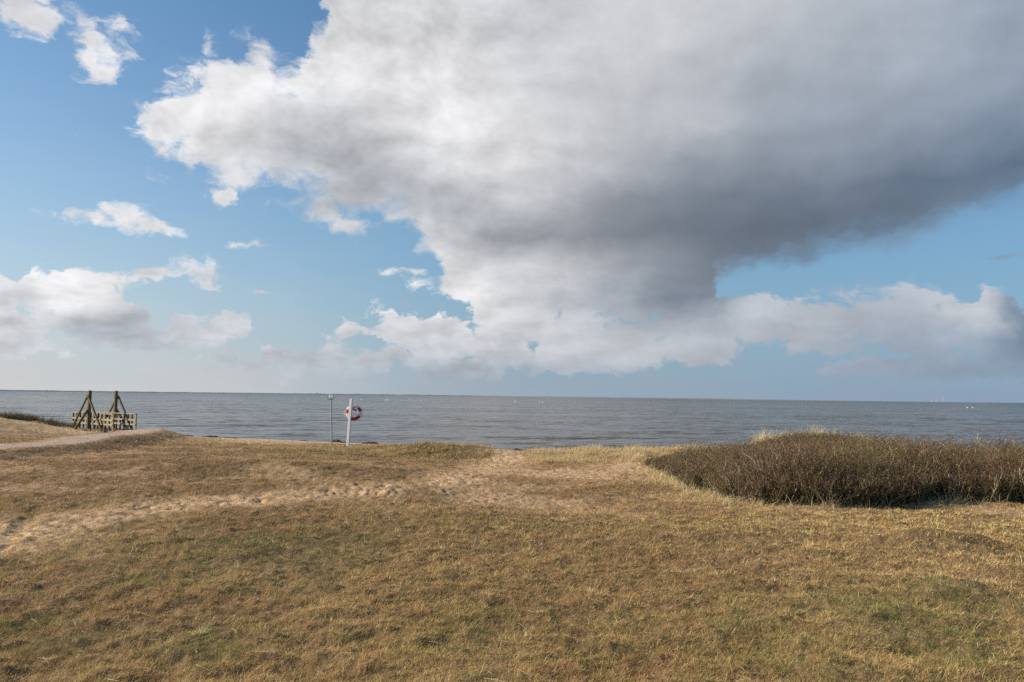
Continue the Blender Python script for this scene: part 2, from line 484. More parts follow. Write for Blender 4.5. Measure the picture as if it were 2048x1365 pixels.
def link(o, parent=None):
    sc.collection.objects.link(o)
    if parent: o.parent = parent
    return o
def mesh_np(name, verts, faces, mats, parent=None, attrs=None, smooth=False, loc=None):
    """faces: (n,3) or (n,4) int array"""
    me = bpy.data.meshes.new(name)
    verts = np.ascontiguousarray(verts, np.float32)
    faces = np.ascontiguousarray(faces, np.int32)
    k = faces.shape[1]
    me.vertices.add(len(verts)); me.vertices.foreach_set('co', verts.ravel())
    me.loops.add(faces.size); me.loops.foreach_set('vertex_index', faces.ravel())
    me.polygons.add(len(faces))
    me.polygons.foreach_set('loop_start', np.arange(0, faces.size, k, dtype=np.int32))
    me.polygons.foreach_set('use_smooth', np.full(len(faces), smooth))
    me.update(calc_edges=True)
    for nm, data in (attrs or {}).items():
        if data.ndim == 1:
            a = me.attributes.new(nm, 'FLOAT', 'POINT'); a.data.foreach_set('value', data.astype(np.float32))
        else:
            a = me.attributes.new(nm, 'FLOAT_COLOR', 'POINT')
            c = np.ones((len(data), 4), np.float32); c[:, :3] = data
            a.data.foreach_set('color', c.ravel())
    for m in (mats if isinstance(mats, (list, tuple)) else [mats]): me.materials.append(m)
    return link(bpy.data.objects.new(name, me), parent)

def material(name, rough=0.8, spec=0.3):
    m = bpy.data.materials.new(name); m.use_nodes = True
    nt = m.node_tree; b = nt.nodes['Principled BSDF']
    b.inputs['Roughness'].default_value = rough
    b.inputs['Specular IOR Level'].default_value = spec
    return m, NT(nt), b
def attr(g_, name, out='Color'):
    n = g_.n('ShaderNodeAttribute'); n.attribute_name = name
    return n.outputs[out]
def bump(g_, b, h, strength=0.5, dist=0.02):
    n = g_.n('ShaderNodeBump'); n.inputs['Strength'].default_value = strength; n.inputs['Distance'].default_value = dist
    g_.put(n.inputs['Height'], h); g_.t.links.new(n.outputs[0], b.inputs['Normal'])
def tag(o, label=None, cat=None, group=None, kind=None):
    if label: o['label'] = label
    if cat: o['category'] = cat
    if group: o['group'] = group
    if kind: o['kind'] = kind
    return o
def empty(name, loc, rz=0.0):
    o = bpy.data.objects.new(name, None); sc.collection.objects.link(o)
    o.location = loc; o.rotation_euler = (0, 0, rz); o.empty_display_size = 0.2
    return o

# ------------------------------------------------------------------ ground sheet
def ground():
    rr = np.concatenate([[0.0, 0.8], np.geomspace(1.6, 75, 860), np.geomspace(78, 900, 40)])
    aa = np.concatenate([np.linspace(-math.pi, -0.78, 44)[:-1], np.linspace(-0.78, 0.78, 1150), np.linspace(0.78, math.pi, 44)[1:]])
    A, Rr = np.meshgrid(aa, rr)
    X, Y = np.sin(A) * Rr, np.cos(A) * Rr
    Z = surf(X, Y)
    nr, na_ = X.shape
    v = np.stack([X.ravel(), Y.ravel(), Z.ravel()], 1)
    i = np.arange(nr - 1)[:, None] * na_ + np.arange(na_ - 1)[None, :]
    f = np.stack([i, i + 1, i + 1 + na_, i + na_], -1).reshape(-1, 4)[:, ::-1]
    # drop faces far out at sea, well under water
    keep = Z.ravel()[f].max(1) > -9
    sm = sand_mask(X, Y).ravel(); gm = gravel_mask(X, Y).ravel(); s = inland(X, Y).ravel()
    m, g_, b = material('dune_soil', 0.95, 0.1)
    geo = g_.n('ShaderNodeNewGeometry').outputs['Position']
    nA = g_.noise(geo, 0.35, 4, 0.6); nB = g_.noise(geo, 2.3, 5, 0.65); nC = g_.noise(geo, 28, 3, 0.7)
    soil = g_.mix(g_.rng(nA, .35, .65), (0.170, 0.105, 0.052), (0.230, 0.150, 0.078))
    soil = g_.mix(g_.rng(nB, .4, .7), soil, (0.120, 0.085, 0.040))
    soil = g_.mix(g_.m('MULTIPLY', g_.rng(nC, .45, .75), 0.5), soil, (0.300, 0.205, 0.110))
    sand = g_.mix(g_.rng(nB, .3, .7), (0.66, 0.455, 0.265), (0.56, 0.375, 0.21))
    sand = g_.mix(g_.m('MULTIPLY', g_.rng(nC, .5, .8), 0.45), sand, (0.28, 0.18, 0.11))
    grav = g_.mix(g_.rng(nC, .35, .7), (0.52, 0.40, 0.30), (0.34, 0.25, 0.18))
    wet = g_.rng(attr(g_, 'inland', 'Fac'), -0.3, 1.6)
    sand = g_.mix(wet, (0.14, 0.10, 0.065), sand)
    c = g_.mix(attr(g_, 'sand', 'Fac'), soil, sand)
    c = g_.mix(attr(g_, 'gravel', 'Fac'), c, grav)
    g_.put(b.inputs['Base Color'], c)
    bump(g_, b, g_.m('ADD', g_.noise(geo, 14, 5, 0.7), g_.m('MULTIPLY', nC, 0.4)), 0.9, 0.03)
    o = mesh_np('ground', v, f[keep], m, attrs={'sand': sm, 'gravel': gm, 'inland': s}, smooth=True)
    tag(o, kind='structure')
ground()

# ------------------------------------------------------------------ sea
def sea():
    rr = np.concatenate([np.geomspace(20, 400, 420), np.geomspace(410, 60000, 90)])
    aa = np.concatenate([np.linspace(-1.25, -0.72, 30)[:-1], np.linspace(-0.72, 0.72, 700), np.linspace(0.72, 1.25, 30)[1:]])
    A, Rr = np.meshgrid(aa, rr)
    X, Y = np.sin(A) * Rr, np.cos(A) * Rr
    fade = np.exp(-Rr / 260)
    ca, sa = math.cos(0.5), math.sin(0.5)
    U, V = X * ca + Y * sa, -X * sa + Y * ca
    Z = fade * (0.025 * fbm(U * 0.22, V * 0.55, 4, 81, 0.55) + 0.02 * perlin(U * 1.1, V * 2.2, 88))
    calm = sstep(0, 6, -inland(X, Y))
    Z = Z * (0.25 + 0.75 * calm)
    nr, na_ = X.shape
    v = np.stack([X.ravel(), Y.ravel(), Z.ravel()], 1)
    i = np.arange(nr - 1)[:, None] * na_ + np.arange(na_ - 1)[None, :]
    f = np.stack([i, i + 1, i + 1 + na_, i + na_], -1).reshape(-1, 4)[:, ::-1]
    keep = (inland(X, Y).ravel()[f].min(1) < 4)
    m, g_, b = material('sea_water', 0.12, 0.5)
    geo = g_.n('ShaderNodeNewGeometry').outputs['Position']
    rot = g_.vm('ADD', g_.vm('MULTIPLY', geo, (1, 1, 0)), (0, 0, 0))
    mp = g_.n('ShaderNodeMapping'); g_.put(mp.inputs[0], rot); mp.inputs['Rotation'].default_value = (0, 0, -0.45)
    p = mp.outputs[0]
    chop = g_.noise(g_.vm('MULTIPLY', p, (0.55, 1.5, 1)), 1.0, 6, 0.62)
    swell = g_.noise(g_.vm('MULTIPLY', p, (0.10, 0.22, 1)), 1.0, 4, 0.6)
    patch = g_.noise(g_.vm('MULTIPLY', geo, (0.004, 0.012, 0)), 1.0, 4, 0.6)
    far = g_.rng(g_.vm('LENGTH', geo), 150, 1500)
    col = g_.mix(g_.rng(patch, .35, .65), (0.056, 0.043, 0.028), (0.086, 0.067, 0.045))
    col = g_.mix(far, col, (0.048, 0.045, 0.040))
    g_.put(b.inputs['Base Color'], col)
    b.inputs['IOR'].default_value = 1.125
    b.inputs['Specular Tint'].default_value = (1.0, 0.94, 0.86, 1)
    g_.put(b.inputs['Roughness'], g_.m('ADD', 0.12, g_.m('MULTIPLY', far, 0.04)))
    q1 = g_.vm('SUBTRACT', g_.noise(g_.vm('MULTIPLY', p, (0.5, 2.5, 1)), 1.0, 5, 0.65, color=True), (0.5, 0.5, 0.5))
    q2 = g_.vm('SUBTRACT', g_.noise(g_.vm('MULTIPLY', p, (0.07, 0.25, 1)), 1.0, 5, 0.6, color=True), (0.5, 0.5, 0.5))
    q3 = g_.rng(g_.noise(g_.vm('MULTIPLY', geo, (0.012, 0.035, 0)), 1.0, 4, 0.6), .3, .7, .9, 2.1)
    sl = g_.vm('SCALE', g_.vm('ADD', g_.vm('MULTIPLY', q1, (1.3, 1.9, 0)), g_.vm('MULTIPLY', q2, (0.45, 0.75, 0))), q3)
    shal = g_.rng(attr(g_, 'inland', 'Fac'), -9, 0, 1.0, 0.35)
    nrm = g_.vm('NORMALIZE', g_.vm('ADD', g_.n('ShaderNodeNewGeometry').outputs['Normal'], g_.vm('SCALE', sl, shal)))
    g_.put(b.inputs['Normal'], nrm)
    o = mesh_np('sea', v, f[keep], m, attrs={'inland': inland(X, Y).ravel()}, smooth=True)
    tag(o, kind='structure')
sea()

# ------------------------------------------------------------------ grass
def blades(x, y, z, length, width, lean, yaw, curl, segs, col_a, col_b, fy=None):
    """flat tapering blades as quads; returns verts, faces(quads), colours.  lean = tilt from vertical of the first segment, curl = extra tilt over the length"""
    n = len(x)
    fy = rng.uniform(0, 2 * np.pi, n) if fy is None else fy
    dxy = np.stack([np.cos(yaw), np.sin(yaw)], 1)
    wv = np.stack([np.cos(fy), np.sin(fy), np.zeros(n)], 1)
    pts, cols = [], []
    p = np.stack([x, y, z], 1)
    for k in range(segs + 1):
        t = k / segs
        w = width * (1 - t) ** 0.8 * 0.5 + (0.0004 if k == segs else 0)
        pts.append(p - wv * w[:, None]); pts.append(p + wv * w[:, None])
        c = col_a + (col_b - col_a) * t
        cols.append(c); cols.append(c)
        th = lean + curl * (t + 0.5 / segs)
        st = length / segs
        p = p + np.stack([dxy[:, 0] * np.sin(th) * st, dxy[:, 1] * np.sin(th) * st, np.cos(th) * st], 1)
    m = 2 * (segs + 1)
    V = np.stack(pts, 1).reshape(-1, 3); C = np.stack(cols, 1).reshape(-1, 3)
    b = (np.arange(n) * m)[:, None]
    fs = [b + np.array([[2*k, 2*k+1, 2*k+3, 2*k+2]]) for k in range(segs)]
    return V, np.stack(fs, 1).reshape(-1, 4), C

def grass_mat(name, trans=0.25):
    m, g_, b = material(name, 0.75, 0.15)
    c = attr(g_, 'tint')
    g_.put(b.inputs['Base Color'], c)
    tr = g_.n('ShaderNodeBsdfTranslucent'); g_.put(tr.inputs[0], c)
    mx = g_.n('ShaderNodeMixShader'); mx.inputs[0].default_value = trans
    out = g_.t.nodes['Material Output']
    g_.t.links.new(b.outputs[0], mx.inputs[1]); g_.t.links.new(tr.outputs[0], mx.inputs[2]); g_.t.links.new(mx.outputs[0], out.inputs[0])
    return m
GRASS = grass_mat('dry_grass')

def wedge(n, r0, r1, a0=-0.66, a1=0.66, power=-1.0):
    """random ground points, r density: r^power dr"""
    u = rng.random(n)
    r = r0 * (r1 / r0) ** u if power == -1 else (r0 ** (power + 1) + u * (r1 ** (power + 1) - r0 ** (power + 1))) ** (1 / (power + 1))
    a = rng.uniform(a0, a1, n)
    return np.sin(a) * r, np.cos(a) * r, r

STRAW = np.array([0.78, 0.52, 0.205]); TAN = np.array([0.65, 0.395, 0.180]); RUST = np.array([0.40, 0.205, 0.092])
OLIVE = np.array([0.34, 0.32, 0.085]); GREEN = np.array([0.20, 0.225, 0.060]); PALE = np.array([0.78, 0.62, 0.38]); GREY = np.array([0.21, 0.165, 0.115])

GP = [hit(x, y) for x, y in [(60, 1245), (270, 1160), (350, 1200), (110, 1290), (480, 1185), (560, 1105), (960, 1262), (1750, 1215), (1930, 1185), (1890, 1290), (420, 1300), (650, 1170)]]
GR_ = [0.30, 0.16, 0.11, 0.30, 0.12, 0.9, 0.10, 0.55, 0.5, 0.4, 0.3, 0.14]
def lawn_colour(x, y, n):
    big = fbm(x * 0.28, y * 0.28, 4, 101)
    mid = fbm(x * 1.3, y * 1.3, 4, 111)
    sml = fbm(x * 5.0, y * 5.0, 3, 121)
    green = 0.05 + 0.9 * big + 0.9 * mid + 0.9 * sml
    for p, r_ in zip(GP, GR_):
        green = green + 1.9 * np.exp(-(((x - p[0]) / r_) ** 2 + ((y - p[1]) / (r_ * 1.3)) ** 2))
    near = 1 - sstep(10.5, 14.5, y)
    green = green * (0.10 + 0.9 * near) + 0.10 * near
    g1 = sstep(0.12, 0.75, green)[:, None]; g2 = sstep(0.7, 1.5, green)[:, None]
    rust = sstep(0.1, 0.7, 0.15 + fbm(x * 0.4, y * 0.4, 3, 131) + 0.6 * fbm(x * 3, y * 3, 3, 135))[:, None]
    gold = (sstep(1.5, 5.0, x) * sstep(8.5, 11.5, y) * 0.8)[:, None]
    c = STRAW + (TAN - STRAW) * (0.35 + 0.65 * sstep(12, 15, y))[:, None]
    c = c + (RUST - c) * rust * 0.5
    c = c + (STRAW * 1.15 - c) * gold * 0.85
    r = rng.random((len(x), 1))
    c = np.where(r < g1 * 0.62, OLIVE * 0.8 + c * 0.2, c)
    r = rng.random((len(x), 1))
    c = np.where(r < g2 * 0.6, GREEN, c)
    r = rng.random((len(x), 1))
    c = np.where(r < 0.15, c * 0.35 + GREY * 0.3, c)
    c = np.where(r > 0.93, c * 0.5 + PALE * 0.5, c)
    return c * np.exp(rng.normal(0, 0.34, (len(x), 1)))

def make_lawn():
    N = 1500000
    x, y, r = wedge(N, 3.9, 46, power=-1.35)
    s = inland(x, y); sm = sand_mask(x, y); gm = gravel_mask(x, y)
    clump = fbm(x * 7, y * 7, 2, 141)
    dens = (1 - 0.97 * sm) * (1 - gm * 0.97) * sstep(9, 14, s) * (0.55 + 0.9 * sstep(-0.35, 0.35, clump))
    k = (rng.random(N) < dens) & ~((x > 3.0) & in_thicket(x, y))
    x, y, r, sm = x[k], y[k], r[k], sm[k]
    n = len(x)
    z = surf(x, y) - 0.004
    lod = np.clip(r / 7.0, 0.8, 6)
    L = 0.029 * np.exp(rng.normal(0, 0.40, n)) * (0.75 + 0.22 * lod) * (1 + 0.5 * fbm(x * 0.8, y * 0.8, 3, 151))
    wd = 0.0030 * lod * rng.uniform(0.7, 1.4, n)
    wind = rng.random(n) < 0.35
    yaw = np.where(wind, rng.normal(-0.35, 0.6, n), rng.uniform(0, 2 * np.pi, n))
    lean = np.clip(rng.normal(0.95, 0.38, n), 0.05, 1.5)
    c = lawn_colour(x, y, n)
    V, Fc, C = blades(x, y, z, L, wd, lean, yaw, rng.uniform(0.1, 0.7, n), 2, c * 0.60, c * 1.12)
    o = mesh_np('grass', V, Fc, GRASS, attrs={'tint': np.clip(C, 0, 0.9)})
    tag(o, 'short cropped brown and olive lawn grass in the foreground', 'grass', kind='stuff')

# ---- thicket footprint: an outline walked on the ground
TH = [hit(x, y) for x, y in [(1300, 930), (1330, 955), (1400, 985), (1440, 1000), (1530, 1010), (1640, 1012), (1760, 1010), (1900, 1002), (2060, 1008), (2250, 1010)]]
TH = [(p[0], p[1]) for p in TH] + [(at(2300, 27), 27.0), (at(2048, 29), 29.0), (at(1800, 29.5), 29.5), (at(1620, 27.5), 27.5), (at(1500, 26.5), 26.5), (at(1400, 26.5), 26.5)]
def poly_in(x, y, poly):
    ins = np.zeros(np.shape(x), bool)
    n = len(poly)
    for i in range(n):
        (x0, y0), (x1, y1) = poly[i], poly[(i + 1) % n]
        if y0 == y1: continue
        c = ((y0 > y) != (y1 > y)) & (x < (x1 - x0) * (y - y0) / (y1 - y0) + x0)
        ins ^= c
    return ins
def in_thicket(x, y, grow=0.0):
    nx, ny = 0.6 * fbm(x * 0.9, y * 0.9, 4, 161), 0.6 * fbm(x * 0.9, y * 0.9, 4, 171)
    return poly_in(x + nx, y + ny, TH)
def thicket_edge(x, y):
    return cap_dist(x, y, TH + [TH[0]])

def ribbons(A, B, wa, wb, ca, cb):
    """twig segments A->B as two crossed tapering ribbons"""
    d = B - A; d /= np.linalg.norm(d, axis=1, keepdims=True) + 1e-9
    ref = np.where(np.abs(d[:, 2:3]) > 0.8, np.array([[0.3, 1.0, 0.1]]), np.array([[0.1, 0.2, 1.0]]))
    u = np.cross(d, ref); u /= np.linalg.norm(u, axis=1, keepdims=True) + 1e-9
    w = np.cross(d, u)
    tri = [u, -0.5 * u + 0.866 * w, -0.5 * u - 0.866 * w]
    n = len(A)
    V = np.empty((n, 6, 3)); C = np.empty((n, 6, 3))
    for k in range(3):
        V[:, k] = A + tri[k] * wa[:, None] * 0.5; V[:, 3 + k] = B + tri[k] * wb[:, None] * 0.5
        C[:, k] = ca; C[:, 3 + k] = cb
    b = (np.arange(n) * 6)[:, None]
    Fq = np.stack([b + np.array([[k, (k + 1) % 3, 3 + (k + 1) % 3, 3 + k]]) for k in range(3)], 1).reshape(-1, 4)
    return V.reshape(-1, 3), Fq, C.reshape(-1, 3)

def make_thicket():
    # templates: a leafless rose cane with forking twigs, unit height
    def cane(seed):
        r_ = random.Random(seed); seg = []
        def grow(p, d, L, w, lvl, h0):
            steps = 4 if lvl == 0 else 2
            for k in range(steps):
                d = (d + Vector((r_.gauss(0, .23), r_.gauss(0, .23), r_.gauss(0.0, .09)))).normalized()
                e = p + d * (L / steps)
                seg.append((p.copy(), e.copy(), w, w * 0.82, lvl)); w *= 0.82
                if lvl < 2 and (k > 0 or lvl > 0):
                    for j in range(r_.choice((1, 2, 2, 3) if lvl == 0 else (1, 1, 2))):
                        a = r_.uniform(0, 6.28); sp_ = r_.uniform(0.7, 1.4)
                        nd = (d + Vector((math.cos(a), math.sin(a), 0.25)) * sp_).normalized()
                        grow(e, nd, L * r_.uniform(0.22, 0.42), w * 0.65, lvl + 1, h0)
                p = e
        for j in range(3):
            a = r_.uniform(0, 6.28)
            grow(Vector((math.cos(a) * .06, math.sin(a) * .06, 0)), Vector((math.cos(a) * .35, math.sin(a) * .35, 1)).normalized(), r_.uniform(0.8, 1.12), 0.0125, 0, 0)
        return seg
    T = [cane(s_) for s_ in range(14)]
    # plants
    M = 42000
    x = rng.uniform(at(1260, 26), 26, M); y = rng.uniform(11, 31, M)
    k = in_thicket(x, y) & (np.abs(np.arctan2(x, y)) < 0.68)
    x, y = x[k], y[k]
    e = thicket_edge(x, y)
    r = np.hypot(x, y)
    front = e < 1.3
    keep = rng.random(len(x)) < np.where(front, 1.0, 0.62)
    x, y, e = x[keep], y[keep], e[keep]
    z = land(x, y)
    hgt = (0.46 + 0.30 * sstep(0, 0.9, e)) * (1 + 0.38 * fbm(x * 0.6, y * 0.6, 3, 181)) * rng.uniform(0.72, 1.14, len(x))
    left = sstep(at(1420, 20), at(1700, 20), x * 20 / y)
    hgt *= (0.94 + 0.10 * left) * (1 - 0.52 * sstep(18, 26, y))
    hgt += 0.16 * gauss(x, y, at(1640, 24), 24.0, 2.6, 4.5)
    hgt *= 1 + 0.30 * fbm(x * 1.7, y * 1.7, 2, 185)
    hgt = np.clip(hgt, 0.2, 1.02)
    VV, FF, CC, off = [], [], [], 0
    tid = rng.integers(0, len(T), len(x))
    for ti, seg in enumerate(T):
        m = np.where(tid == ti)[0]
        if not len(m): continue
        A0_ = np.array([s_[0] for s_ in seg]); B0_ = np.array([s_[1] for s_ in seg])
        wa = np.array([s_[2] for s_ in seg]); wb = np.array([s_[3] for s_ in seg]); lv = np.array([s_[4] for s_ in seg])
        ph = rng.uniform(0, 6.28, len(m)); c_, s2 = np.cos(ph), np.sin(ph)
        hx = hgt[m]
        tx, ty = np.clip(rng.normal(0.10, .16, len(m)), -.3, .45), np.clip(rng.normal(0, .16, len(m)), -.35, .35)
        def tf(Pn):
            X = (Pn[None, :, 0] * c_[:, None] - Pn[None, :, 1] * s2[:, None]) * hx[:, None]
            Y = (Pn[None, :, 0] * s2[:, None] + Pn[None, :, 1] * c_[:, None]) * hx[:, None]
            Z = Pn[None, :, 2] * hx[:, None]
            return np.stack([X + x[m][:, None] + tx[:, None] * Z, Y + y[m][:, None] + ty[:, None] * Z, Z + z[m][:, None] - 0.03], -1).reshape(-1, 3)
        A, B = tf(A0_), tf(B0_)
        nn_ = len(m); lvl = np.tile(lv, nn_)
        wA, wB = np.tile(wa, nn_) * 0.9 + 0.002, np.tile(wb, nn_) * 0.9 + 0.002
        hue = np.repeat(rng.random(nn_), len(seg))[:, None]
        patch = np.repeat(sstep(-0.25, 0.3, fbm(x[m] * 0.35, y[m] * 0.35, 3, 191)), len(seg))[:, None]
        stem = np.where(hue < 0.45, np.array([0.120, 0.120, 0.050]), np.where(hue < 0.76, np.array([0.100, 0.068, 0.042]), np.array([0.34, 0.28, 0.19])))
        twig = np.array([0.135, 0.082, 0.048]) * (1 - patch) + np.array([0.125, 0.096, 0.045]) * patch
        c = np.where(lvl[:, None] == 0, stem, np.where(lvl[:, None] == 1, 0.5 * stem + 0.5 * twig, twig))
        c = c * 1.12 * np.exp(rng.normal(0, 0.42, (len(c), 1)))
        V, Fq, C = ribbons(A, B, wA, wB, c, c)
        VV.append(V); FF.append(Fq + off); CC.append(C); off += len(V)
        # buds and withered leaf scraps at the twig ends
        tip = np.where(lvl == 2)[0]; tip = tip[rng.random(len(tip)) < 0.55]
        e1 = B[tip]; e2 = e1 + rng.normal(0, 1, (len(tip), 3)) * np.array([.012, .012, .010]) + np.array([0, 0, .012])
        cw = np.where(rng.random((len(tip), 1)) < 0.72, np.array([0.095, 0.052, 0.035]), np.array([0.15, 0.14, 0.06])) * np.exp(rng.normal(0, .3, (len(tip), 1)))
        V, Fq, C = ribbons(e1, e2, np.full(len(tip), .011), np.full(len(tip), .005), cw, cw)
        VV.append(V); FF.append(Fq + off); CC.append(C); off += len(V)
    m_, g_, b = material('rose_canes', 0.75, 0.2)
    g_.put(b.inputs['Base Color'], attr(g_, 'tint'))
    o = mesh_np('rose_thicket', np.concatenate(VV), np.concatenate(FF), m_, attrs={'tint': np.concatenate(CC)})
    tag(o, 'dense leafless dark brown rose thicket covering the dune on the right', 'shrub')

def tufts(name, cx, cy, per, Lm, spread, label, lean_m=0.45, yaw_m=-0.2, pale=0.7, cat='grass', wscale=1.0, olive=0.14):
    kk = rng.random(len(cx)) < sstep(-0.25, 0.3, fbm(cx * 1.1, cy * 1.1, 3, 301)) + .08
    cx, cy = cx[kk], cy[kk]
    n0 = len(cx)
    idx = np.repeat(np.arange(n0), per)
    n = len(idx)
    x = cx[idx] + rng.normal(0, spread, n); y = cy[idx] + rng.normal(0, spread, n)
    z = surf(x, y) - 0.01
    size = np.clip(np.exp(rng.normal(0, 0.30, n0) + 0.9 * fbm(cx * 0.8, cy * 0.8, 3, 311)), .4, 1.35)[idx]
    L = Lm * size * np.clip(np.exp(rng.normal(0, 0.28, n)), .4, 1.5)
    dist = np.hypot(x, y)
    wd = (0.0045 + 0.00022 * dist) * wscale * rng.uniform(0.7, 1.3, n)
    yaw = np.arctan2(y - cy[idx], x - cx[idx]) * 0 + rng.normal(yaw_m, 1.1, n)
    rad = rng.random(n) < 0.5
    yaw = np.where(rad, rng.uniform(0, 6.28, n), yaw)
    lean = np.abs(rng.normal(lean_m * 0.6, 0.25, n))
    curl = np.abs(rng.normal(0.75, 0.35, n))
    tone = rng.random((n0, 1))[idx]
    c = STRAW * (1 - pale) + PALE * pale
    c = c * (0.75 + 0.4 * tone) * np.exp(rng.normal(0, 0.2, (n, 1)))
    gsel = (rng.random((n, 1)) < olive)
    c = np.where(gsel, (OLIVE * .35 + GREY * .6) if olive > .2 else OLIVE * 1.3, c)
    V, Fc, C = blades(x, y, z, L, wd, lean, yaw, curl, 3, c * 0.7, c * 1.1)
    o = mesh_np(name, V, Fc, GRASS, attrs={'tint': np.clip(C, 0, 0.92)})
    tag(o, label, cat, kind='stuff')

def make_marram():
    def scatter(n, px0, px1, d0, d1, fn=None):
        d = rng.uniform(d0, d1, n); x = at(rng.uniform(px0, px1, n), d)
        if fn is not None:
            k = fn(x, d); x, d = x[k], d[k]
        return x, d
    gap = lambda x, y: (sand_mask(x, y) < 0.55)
    # ridge left of the gap
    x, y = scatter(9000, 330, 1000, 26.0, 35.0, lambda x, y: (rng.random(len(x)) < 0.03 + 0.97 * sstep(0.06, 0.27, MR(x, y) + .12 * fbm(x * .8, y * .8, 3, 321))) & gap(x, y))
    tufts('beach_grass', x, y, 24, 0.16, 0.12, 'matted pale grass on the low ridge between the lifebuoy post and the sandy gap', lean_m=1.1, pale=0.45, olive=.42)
    x, y = scatter(2600, 1050, 1480, 27.0, 33.0, lambda x, y: (gap(x, y) | (rng.random(len(x)) < .35)) & ~in_thicket(x, y))
    tufts('beach_grass', x, y, 24, 0.22, 0.12, 'straw coloured grass on the low dune between the sandy gap and the thicket', lean_m=1.0, pale=0.7, olive=.06)
    x, y = scatter(1000, 1510, 1775, 26.4, 28.4, None)
    x2, y2 = scatter(300, 1840, 2040, 28, 29.5, None)
    tufts('marram_grass', np.r_[x, x2 if 0 else x[:0]], np.r_[y, y2 if 0 else y[:0]], 26, 0.46, 0.10, 'tall pale upright grass fringing the top of the dune behind the thicket', lean_m=0.35, pale=0.95, wscale=1.2)
    # tangled straw along the left foot of the thicket
    pts = [hit(px, py) for px, py in [(1290, 945), (1330, 965), (1365, 978), (1400, 992), (1440, 1005), (1500, 1012), (1600, 1016), (1750, 1014), (1900, 1006), (2040, 1010)]]
    xs, ys = [], []
    for (a, b_), wgt in zip(zip(pts[:-1], pts[1:]), (190, 190, 170, 120, 30, 15, 15, 12, 30)):
        t = rng.random(wgt)
        xs.append(a[0] + (b_[0] - a[0]) * t + rng.normal(0, .18, wgt)); ys.append(a[1] + (b_[1] - a[1]) * t + rng.normal(-.05, .2, wgt))
    tufts('tangled_grass', np.concatenate(xs), np.concatenate(ys), 12, 0.21, 0.10, 'tangled bleached stalks along the near foot of the thicket', lean_m=1.3, pale=0.8)
    # low dark heath far left
    x, y = scatter(2600, -80, 165, 47, 53, lambda x, y: rng.random(len(x)) < sstep(-.3, .3, fbm(x*.8, y*.8, 3, 331)) * sstep(165, 60, x / y * F + W / 2) + .05)
    n = len(x); z = surf(x, y)
    per = 16; idx = np.repeat(np.arange(n), per); nb = len(idx)
    c = np.array([0.11, 0.095, 0.05]) * np.exp(rng.normal(0, .35, (nb, 1)))
    xx, yy = x[idx] + rng.normal(0, .12, nb), y[idx] + rng.normal(0, .12, nb)
    V, Fc, C = blades(xx, yy, surf(xx, yy), 0.22 * np.exp(rng.normal(0, .45, nb)), np.full(nb, .02), np.abs(rng.normal(.2, .3, nb)), rng.uniform(0, 6.28, nb), rng.uniform(0, .5, nb), 2, c, c * 1.1)
    o = mesh_np('heath', V, Fc, GRASS, attrs={'tint': C})
    tag(o, 'low dark heathy growth on the dune at the far left', 'heath', kind='stuff')
    # loose straws lying on the lawn
    n = 700
    x, y, r = wedge(n, 4.2, 18, power=-0.8)
    k = ~in_thicket(x, y); x, y = x[k], y[k]; n = len(x)
    c = PALE * np.exp(rng.normal(0, .2, (n, 1)))
    V, Fc, C = blades(x, y, surf(x, y) + 0.03, np.exp(rng.normal(-1.9, .4, n)), np.full(n, .0055), np.full(n, 1.48), rng.normal(-0.55, .5, n), rng.normal(0.1, .12, n), 5, c, c)
    o = mesh_np('loose_straw', V, Fc, GRASS, attrs={'tint': np.clip(C, 0, .9)})
    tag(o, 'scattered bleached straws lying on the short grass', 'straw', kind='stuff')
def MR(x, y):
    return 0.30 * gauss(x, y, at(865, 30.8), 30.8, 4.4, 2.1) + 0.10 * gauss(x, y, at(640, 31), 31, 6.0, 2.0)

def lawn_tufts():
    n0 = 9000
    cx, cy, r = wedge(n0, 4.0, 17, power=-0.9)
    k = (sand_mask(cx, cy) < .35) & ~in_thicket(cx, cy) & (rng.random(n0) < .15 + sstep(-.1, .35, fbm(cx * 1.6, cy * 1.6, 3, 401)))
    cx, cy = cx[k], cy[k]; n0 = len(cx)
    per = 22; idx = np.repeat(np.arange(n0), per); n = len(idx)
    sp_ = np.exp(rng.normal(-3.2, .4, n0))[idx]
    x, y = cx[idx] + rng.normal(0, 1, n) * sp_, cy[idx] + rng.normal(0, 1, n) * sp_
    c = lawn_colour(cx, cy, n0)[idx] * np.exp(rng.normal(0, .25, (n, 1))) * 1.05
    d = np.hypot(x, y)
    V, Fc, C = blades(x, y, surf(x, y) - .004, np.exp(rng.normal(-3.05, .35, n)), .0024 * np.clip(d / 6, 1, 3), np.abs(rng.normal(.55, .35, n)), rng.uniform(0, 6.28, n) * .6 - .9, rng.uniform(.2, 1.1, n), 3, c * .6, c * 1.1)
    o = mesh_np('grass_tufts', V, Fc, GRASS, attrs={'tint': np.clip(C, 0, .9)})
    tag(o, 'slightly longer tufts standing out of the short lawn', 'grass', kind='stuff')
lawn_tufts()
make_lawn()
make_thicket()
make_marram()

